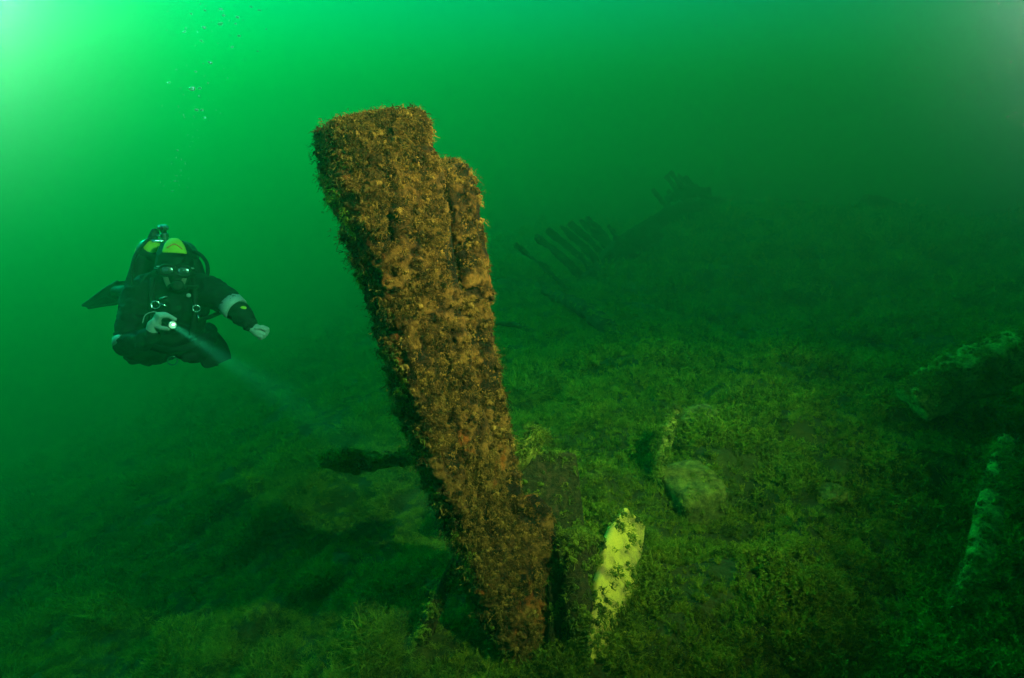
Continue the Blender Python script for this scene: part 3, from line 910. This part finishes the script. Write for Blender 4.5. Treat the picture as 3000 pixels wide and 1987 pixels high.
reg = fused('regulator', [capsule((0.004, 0.070, 0.150), (0.004, 0.070, 0.195), .030, .032), capsule((-0.03, 0.06, 0.16), (0.04, 0.06, 0.16), .018, .018)], 0.005, M['rubber'], diver, 3)

V, F = sphere_pts((0.004, 0.070, 0.224), (.024, .024, .006), 10)
link('purge_cover', mesh('purge_cover', V, F), M['fin'], reg)
V, F = sphere_pts((0.004, 0.070, 0.229), (.010, .010, .003), 8)
link('purge_button', mesh('purge_button', V, F), M['rubber'], reg)

# twin tanks with yellow shoulders, valve and first stage
for sx, tx in ((-1, -0.125), (1, 0.030)):
    a = np.array((tx, 0.255, -0.16)); b = np.array((tx + sx * 0.01 - 0.01, -0.03, -0.62))
    tk = fused('tank', [capsule(a, b, .083, .083)], 0.010, M['tank'], diver, 3)
    ax = (a - b) / np.linalg.norm(a - b)
    V, F = capsule(a + ax * 0.004, a + ax * 0.03, .087, .060)
    cp = fused('tank_shoulder', [(V, F)], 0.008, M['hiviz'] if sx < 0 else M['tank'], tk, 2)
link('manifold', tube_mesh('manifold', [(-0.125, .315, -.10), (-0.06, .325, -.11), (0.03, .315, -.10)], .012, 10, 10), M['steel'], diver)
vs = [(-0.056, .320, -.11, .017), (-0.060, .342, -.105, .016), (-0.0605, .344, -.105, .022), (-0.064, .366, -.10, .022), (-0.0645, .367, -.10, .015), (-0.067, .383, -.09, .015), (-0.0675, .384, -.09, .024), (-0.072, .408, -.08, .024), (-0.0725, .410, -.08, .014)]
vv = link('valve', tube_mesh('valve', [v[:3] for v in vs], [v[3] for v in vs], 14), M['steel'], diver, smooth=False)
for k in range(9):
    an = 2 * math.pi * k / 9
    c = Vector((-0.070 + math.cos(an) * .024, .396, -.085 + math.sin(an) * .024))
    V, F = sphere_pts(c, (.006, .012, .006), 5)
    link('knob_lobe', mesh('knob_lobe', V, F), M['steel'], vv)
fused('first_stage', [capsule((-0.125, .335, -.13), (-0.110, .372, -.13), .022, .022)], 0.006, M['rubber'], diver, 2)
V, F = sphere_pts((-0.092, .352, -.108), (.014, .006, .006), 8)
link('first_stage_cap', mesh('first_stage_cap', V, F), M['steel'], diver)
# buoyancy wing showing behind both shoulders
fused('buoyancy_wing', chain([(-0.175, 0.20, -0.12, .045), (-0.205, 0.08, -0.12, .050), (-0.21, -0.06, -0.20, .055)]) + chain([(0.085, 0.20, -0.12, .045), (0.115, 0.08, -0.12, .050), (0.12, -0.06, -0.20, .055)]) + chain([(-0.175, 0.18, -0.14, .05), (0.085, 0.18, -0.14, .05)]), 0.010, M['web'], diver, 4)
# hoses
for pts, r in (([(-0.100, .345, -.12), (-0.150, .315, -.10), (-0.196, .24, -.05), (-0.214, .155, 0), (-0.212, .075, .03), (-0.17, 0.0, .08)], .010),
               ([(0.045, .285, -.11), (0.11, .262, -.08), (0.146, .217, -.05), (0.153, .165, 0), (0.142, .125, .03), (0.10, .07, .09), (0.02, .065, .16)], .0105),
               ([(0.120, -.11, -.02), (0.160, -.10, 0.0), (0.2, -.08, 0.01), (0.25, -.055, .06)], .012),
               ([(-0.10, .15, .04), (-0.155, .11, .05), (-0.185, .02, .07)], .004)):
    link('hose', tube_mesh('hose', pts, r, 10, 40), M['rubber'], diver)
# harness: shoulder straps, waist belt, rings and clips
for pts in ([(-0.115, .105, .05), (-0.120, .03, .105), (-0.115, -.08, .105), (-0.10, -.20, .06)], [(0.075, .12, .05), (0.085, .04, .10), (0.085, -.08, .105), (0.07, -.20, .05)]):
    st = link('strap', tube_mesh('strap', pts, .014, 6, 20), M['web'], diver)
link('belt', tube_mesh('belt', [(-0.20, -.20, -.12), (-0.13, -.26, .02), (-0.03, -.285, .06), (0.07, -.26, .02), (0.16, -.20, -.12)], .020, 8, 24), M['web'], diver)
def torus_pts(c, r, tilt=0, n=20):
    return [(c[0] + r * math.cos(2 * math.pi * k / n), c[1] + r * math.sin(2 * math.pi * k / n) * math.cos(tilt), c[2] + r * math.sin(2 * math.pi * k / n) * math.sin(tilt)) for k in range(n + 1)]
for c, r in (((-0.100, -0.035, 0.135), .020), ((0.092, -0.05, 0.135), .018), ((-0.022, -0.345, 0.02), .024)):
    link('harness_ring', tube_mesh('harness_ring', torus_pts(c, r), .0035, 6), M['steel'], diver)
for a, b in (((-0.085, -.005, .135), (-0.045, .010, .140)), ((-0.078, -.030, .14), (-0.045, -.045, .14)), ((0.10, -.085, .13), (0.105, -.125, .125))):
    link('bolt_snap', tube_mesh('bolt_snap', [a, ((a[0] + b[0]) / 2, (a[1] + b[1]) / 2 + .003, a[2]), b], [.006, .004, .006], 8), M['steel'], diver)
V, F = sphere_pts((0.055, 0.020, 0.125), (.012, .011, .006), 8)
link('inflation_valve', mesh('inflation_valve', V, F), M['band'], diver)
fused('pocket', [capsule((0.045, -.335, -.08), (0.085, -.325, -.08), .030, .028)], 0.008, M['web'], diver, 3)
# reflective bands and badges on the sleeves
def cuff(name, a, b, r, mat, squash=1.0):
    a, b = np.array(a), np.array(b)
    t = (b - a) / np.linalg.norm(b - a)
    pts = [a - t * .0005, a, (a + b) / 2, b, b + t * .0005]
    return link(name, tube_mesh(name, pts, [r * .9, r, r * .98, r * .95, r * .86], 20), mat, diver)
cuff('reflective_band', (0.258, -0.018, 0.112), (0.292, -0.052, 0.144), .0735, M['band'])
cuff('reflective_band', (-0.226, -0.222, 0.078), (-0.229, -0.262, 0.096), .0745, M['band'])
cuff('reflective_band', (-0.196, -0.075, 0.028), (-0.202, -0.105, 0.038), .0775, M['suit'])
cuff('wrist_seal', (0.342, -0.112, 0.190), (0.366, -0.142, 0.206), .038, M['rubber'])
V, F = sphere_pts((0.322, -0.040, 0.207), (.016, .010, .006), 8)
link('sleeve_badge', mesh('sleeve_badge', V, F), M['hiviz'], diver)
V, F = sphere_pts((0.205, 0.060, 0.112), (.013, .024, .006), 8)
link('sleeve_badge', mesh('sleeve_badge', V, F), M['red'], diver)

# gloves: palm, four curled fingers of different lengths, a thumb closing against them
def glove(name, palm, fingers, thumb, mat):
    sh = chain(palm)
    for f in fingers:
        sh += chain(f)
    sh += chain(thumb)
    return fused(name, sh, 0.0035, mat, diver, 2)
LENS = Vector((-0.021, -0.132, 0.360)); UD = Vector((0.40, -0.255, 0.88)).normalized()
def along(s_, off=(0, 0, 0)): return LENS - UD * s_ + Vector(off)
# right hand of the diver: wrapped round the torch barrel, knuckles up
fingers = []
for k, (s_, ln) in enumerate(((0.030, 1.0), (0.050, 1.06), (0.070, 1.0), (0.088, 0.85))):
    c = along(s_)
    r = 0.0105 - 0.0008 * k
    fingers.append([(*(c + Vector((-0.052, 0.004 - .004 * k, -0.022))), r + .001), (*(c + Vector((-0.040 * ln, 0.034 * ln, 0.000))), r + .0005), (*(c + Vector((-0.006, 0.037 * ln, 0.010))), r), (*(c + Vector((0.024 * ln, 0.020, 0.016))), r - .001)])
thumb = [(*(along(.075, (-.045, -.030, .0))), .013), (*(along(.05, (-.030, -.030, .016))), .0115), (*(along(.022, (-.010, -.026, .014))), .010)]
palm = [(-0.118, -0.192, 0.250, .030), (*along(.085, (-.048, -.030, -.012)), .033), (*along(.060, (-.050, -.008, -.016)), .026)]
glove('glove', palm, fingers, thumb, M['glove'])
# left hand: a loose fist at the end of the stretched arm
f2 = []
for k, (o_, ln) in enumerate((((0.016, 0.020), 1.0), ((0.008, 0.004), 1.05), ((-0.002, -0.012), .98), ((-0.012, -0.026), .82))):
    b = Vector((0.400 + o_[0], -0.163 + o_[1], 0.232))
    r = .0105 - .0006 * k
    f2.append([(*b, r + .001), (*(b + Vector((.026 * ln, -.010 * ln, .012))), r), (*(b + Vector((.030 * ln, -.026 * ln, -.004))), r), (*(b + Vector((.012, -.024 * ln, -.012))), r - .001)])
th2 = [(0.385, -0.150, 0.245, .012), (0.408, -0.146, 0.258, .011), (0.428, -0.158, 0.256, .0095)]
glove('glove', [(0.366, -0.142, 0.205, .030), (0.395, -0.168, 0.220, .033), (0.408, -0.178, 0.224, .028)], f2, th2, M['glove'])

# fins
def fin(name, outline, thick, foot):
    P = np.array(outline, float)
    c = P.mean(0)
    n_ = np.linalg.svd(P - c)[2][2]
    k = len(P)
    V = list(P + n_ * thick / 2) + list(P - n_ * thick / 2) + [c + n_ * thick * .9, c - n_ * thick * .9]
    F = []
    for i in range(k):
        j = (i + 1) % k
        F += [(i, j, 2 * k), (k + j, k + i, 2 * k + 1), (i, k + i, k + j, j)]
    f = empty_part(name)
    b = link('blade', mesh('blade', V, F), M['fin'], f, smooth=False)
    for a_, b_ in ((1, k // 2), (k - 1, k // 2 + 1)):
        idx = range(a_, b_ + 1) if a_ < b_ else range(b_, a_ + 1)
        pts = [P[i] for i in idx]
        if len(pts) > 2:
            link('rail', tube_mesh('rail', pts, .011, 6, 16), M['rubber'], b)
    fused('foot_pocket', [capsule(foot[0], foot[1], foot[2], foot[3])], .008, M['rubber'], f, 3)
def empty_part(name):
    o = bpy.data.objects.new(name, None); COL.objects.link(o); o.parent = diver
    return o
fin('fin', [(-.295, .112, -.93), (-.345, .103, -.95), (-.42, .052, -1.0), (-.50, -.018, -1.06), (-.556, -.064, -1.1), (-.525, -.077, -1.1), (-.43, -.056, -1.02), (-.335, -.036, -.95), (-.292, .01, -.93)], .016, ((-.295, .03, -.88), (-.35, .035, -.96), .050, .042))
fin('fin', [(.155, -.165, -.38), (.20, -.19, -.38), (.262, -.269, -.40), (.287, -.33, -.41), (.297, -.376, -.42), (.23, -.408, -.42), (.157, -.422, -.42), (.126, -.357, -.40), (.105, -.27, -.38)], .016, ((.165, -.205, -.40), (.185, -.26, -.40), .052, .042))

# ------------------------------------------------------------------ torch in the diver's hand
torch = empty('dive_torch', DLOC + DM.to_3x3() @ (Vector(LENS) * DS), 'small lit dive torch held in the diver\'s pale glove', 'torch')
td = DM.to_3x3() @ UD
torch.rotation_euler = td.to_track_quat('Z', 'Y').to_euler()
link('barrel', tube_mesh('barrel', [(0, 0, -.150), (0, 0, -.149), (0, 0, -.05), (0, 0, -.045), (0, 0, -.004), (0, 0, 0.0)], [.017, .019, .019, .0255, .0265, .0255], 20), M['rubber'], torch)
em = bpy.data.materials.new('torch_beam'); em.use_nodes = True
et = em.node_tree; et.nodes.remove(et.nodes['Principled BSDF'])
en = et.nodes.new('ShaderNodeEmission'); en.inputs['Color'].default_value = (1, .88, .50, 1); en.inputs['Strength'].default_value = .8
et.links.new(en.outputs[0], et.nodes['Material Output'].inputs['Surface'])
link('lens', tube_mesh('lens', [(0, 0, .0005), (0, 0, .003)], [.0215, .019], 20), em, torch)
bulb_m = em.copy(); bulb_m.name = 'torch_bulb'; bulb_m.node_tree.nodes['Emission'].inputs['Strength'].default_value = 6
V, F = sphere_pts((0.004, 0.002, .004), (.010, .007, .002), 8)
link('bulb', mesh('bulb', V, F), bulb_m, torch)
link('bezel', tube_mesh('bezel', [(.0235 * math.cos(2 * math.pi * k / 20), .0235 * math.sin(2 * math.pi * k / 20), .002) for k in range(21)], .003, 6), M['steel'], torch)
link('lanyard', tube_mesh('lanyard', [(0, .015, -.15), (-.02, .03, -.19), (-.06, .01, -.22), (-.09, -.03, -.20)], .003, 6, 20), M['band'], torch)
tl = bpy.data.lights.new('torch_light', 'AREA')
tl.shape = 'DISK'; tl.size = 0.034; tl.spread = R(9); tl.energy = 0.28; tl.color = (.85, .95, 1.0)
tlo = bpy.data.objects.new('torch_light', tl); COL.objects.link(tlo); tlo.parent = torch
tlo.location = (0, 0, .009); tlo.rotation_euler = (math.pi, 0, 0)

# ------------------------------------------------------------------ bubbles
bm_ = bpy.data.materials.new('air_bubble'); bm_.use_nodes = True
bt = bm_.node_tree
bt.nodes.remove(bt.nodes['Principled BSDF'])
gl = bt.nodes.new('ShaderNodeBsdfGlossy'); gl.inputs['Roughness'].default_value = .3; gl.inputs['Color'].default_value = (.55, .75, .5, 1)
tr = bt.nodes.new('ShaderNodeBsdfTransparent')
fz = bt.nodes.new('ShaderNodeLayerWeight'); fz.inputs['Blend'].default_value = .45
mxs = bt.nodes.new('ShaderNodeMixShader')
bmx = bt.nodes.new('ShaderNodeMath'); bmx.operation = 'MULTIPLY_ADD'; bmx.inputs[1].default_value = .55; bmx.inputs[2].default_value = .15
bt.links.new(fz.outputs['Facing'], bmx.inputs[0]); bt.links.new(bmx.outputs[0], mxs.inputs[0]); bt.links.new(tr.outputs[0], mxs.inputs[1]); bt.links.new(gl.outputs[0], mxs.inputs[2])
bt.links.new(mxs.outputs[0], bt.nodes['Material Output'].inputs['Surface'])
V, F = sphere_pts((0, 0, 0), 1.0, 10)
V = [v * (1 + .08 * math.sin(3 * v[0] + 2 * v[1])) for v in V]
bub = mesh('bubble', V, F); bub.materials.append(bm_); bub.polygons.foreach_set('use_smooth', [True] * len(bub.polygons))
# the trail rises from the regulator, drifting and widening on its way up
big = [(-2.405, 4.487, 1.359, 0.011), (-2.249, 4.64, 1.842, 0.016), (-2.21, 4.64, 1.842, 0.016), (-2.281, 4.686, 1.986, 0.024), (-2.227, 4.687, 1.99, 0.013), (-2.449, 4.699, 2.028, 0.013), (-2.152, 4.743, 2.164, 0.021), (-2.256, 4.723, 2.102, 0.008), (-2.079, 4.826, 2.427, 0.019), (-2.196, 4.818, 2.403, 0.016), (-2.076, 4.857, 2.526, 0.016), (-1.959, 4.841, 2.473, 0.016), (-2.337, 4.809, 2.373, 0.013), (-1.947, 4.8, 2.345, 0.013), (-1.972, 4.826, 2.427, 0.011), (-1.801, 4.855, 2.519, 0.013), (-1.862, 4.863, 2.543, 0.011), (-2.215, 4.789, 2.311, 0.011), (-1.996, 4.776, 2.269, 0.011), (-2.057, 4.844, 2.485, 0.013), (-2.191, 4.855, 2.519, 0.011), (-2.288, 4.848, 2.496, 0.011), (-2.385, 4.554, 1.568, 0.008), (-2.422, 4.465, 1.29, 0.008), (-2.191, 4.623, 1.789, 0.011), (-2.361, 4.509, 1.429, 0.008), (-1.813, 4.767, 2.241, 0.008), (-1.753, 4.815, 2.392, 0.008)]
for x, y, z, r in big:
    o = bpy.data.objects.new('bubble', bub); COL.objects.link(o)
    o.location = (x, y, z); r *= 0.8; o.scale = (r * random.uniform(1, 1.5), r, r * random.uniform(.5, .8)); o.rotation_euler = (random.uniform(-.4, .4), random.uniform(-.4, .4), 0)
    tag(o, 'air bubble rising in the trail above the diver', 'bubble', 'bubbles rising from the diver')
def specks(name, pts, rads, mat, label, cat, stretch=1.0):
    V, F = [], []
    base = [(1, 0, 0), (-1, 0, 0), (0, 1, 0), (0, -1, 0), (0, 0, 1), (0, 0, -1)]
    tri = [(0, 2, 4), (2, 1, 4), (1, 3, 4), (3, 0, 4), (2, 0, 5), (1, 2, 5), (3, 1, 5), (0, 3, 5)]
    for p, r in zip(pts, rads):
        b = len(V)
        e = Euler((random.uniform(0, 6), random.uniform(0, 6), random.uniform(0, 6))).to_matrix()
        for q in base:
            q = e @ Vector((q[0] * r, q[1] * r, q[2] * r * stretch)); V.append((p[0] + q.x, p[1] + q.y, p[2] + q.z))
        F += [tuple(i + b for i in t) for t in tri]
    o = link(name, mesh(name, V, F), mat)
    return tag(o, label, cat, kind='stuff')
fine, fr_ = [], []
for k in range(120):
    a = random.random() ** 0.7
    w = 0.02 + 0.30 * a ** 1.6
    fine.append((-2.42 + 0.42 * a ** 1.3 + random.gauss(0, w * .7), 4.41 + .45 * a + random.gauss(0, .1), 1.10 + 1.47 * a)); fr_.append(random.uniform(.0016, .0055))
specks('bubble_trail', fine, fr_, bm_, 'fine bubble trail rising above the diver', 'bubbles')

# ------------------------------------------------------------------ drifting particles, thickest where the added right corner lamp lights them
M['speck'] = plain('drifting_silt', (0.11, 0.105, 0.08), 0.95, spec=0.0)
pp, pr = [], []
for k in range(4200):
    d = random.uniform(0.35, 3.0)
    u = random.uniform(-0.95, 0.95) if k < 900 else random.uniform(0.30, 1.0)
    v = random.uniform(-0.5, 0.60) if k < 900 else random.uniform(0.12, 0.62)
    q = Vector((u, 1.0, v)) * d
    q = Matrix.Rotation(R(-17.6), 3, 'X') @ q
    if (Vector((q.x, q.y, 1.6 + q.z)) - Vector((0.502, 0.583, 1.758))).length < 0.32:
        continue
    pp.append((q.x, q.y, 1.6 + q.z)); pr.append(random.uniform(.00012, .00032) * (0.4 + d * .6))
specks('drifting_particles', pp, pr, M['speck'], 'pale specks of silt drifting in the water', 'particles', 1.2)

# ------------------------------------------------------------------ the green water itself
wm = bpy.data.materials.new('green_lake_water'); wm.use_nodes = True
wt = wm.node_tree; wt.nodes.remove(wt.nodes['Principled BSDF'])
pv = wt.nodes.new('ShaderNodeVolumePrincipled')
pv.inputs['Color'].default_value = (.0055, .05, .0215, 1)
pv.inputs['Absorption Color'].default_value = (0.095, .875, .73, 1)
pv.inputs['Density'].default_value = 0.5
pv.inputs['Anisotropy'].default_value = 0.70
wt.links.new(pv.outputs[0], wt.nodes['Material Output'].inputs['Volume'])
lo, hi = (-110, -105, -14), (110, 110, 9.0)
V = [(x, y, z) for x in (lo[0], hi[0]) for y in (lo[1], hi[1]) for z in (lo[2], hi[2])]
F = [(0, 1, 3, 2), (4, 6, 7, 5), (0, 4, 5, 1), (2, 3, 7, 6), (0, 2, 6, 4), (1, 5, 7, 3)]
haze = link('haze', mesh('haze', V, F), wm, smooth=False)
tag(haze, 'murky green lake water filling the whole scene', 'water', kind='stuff')
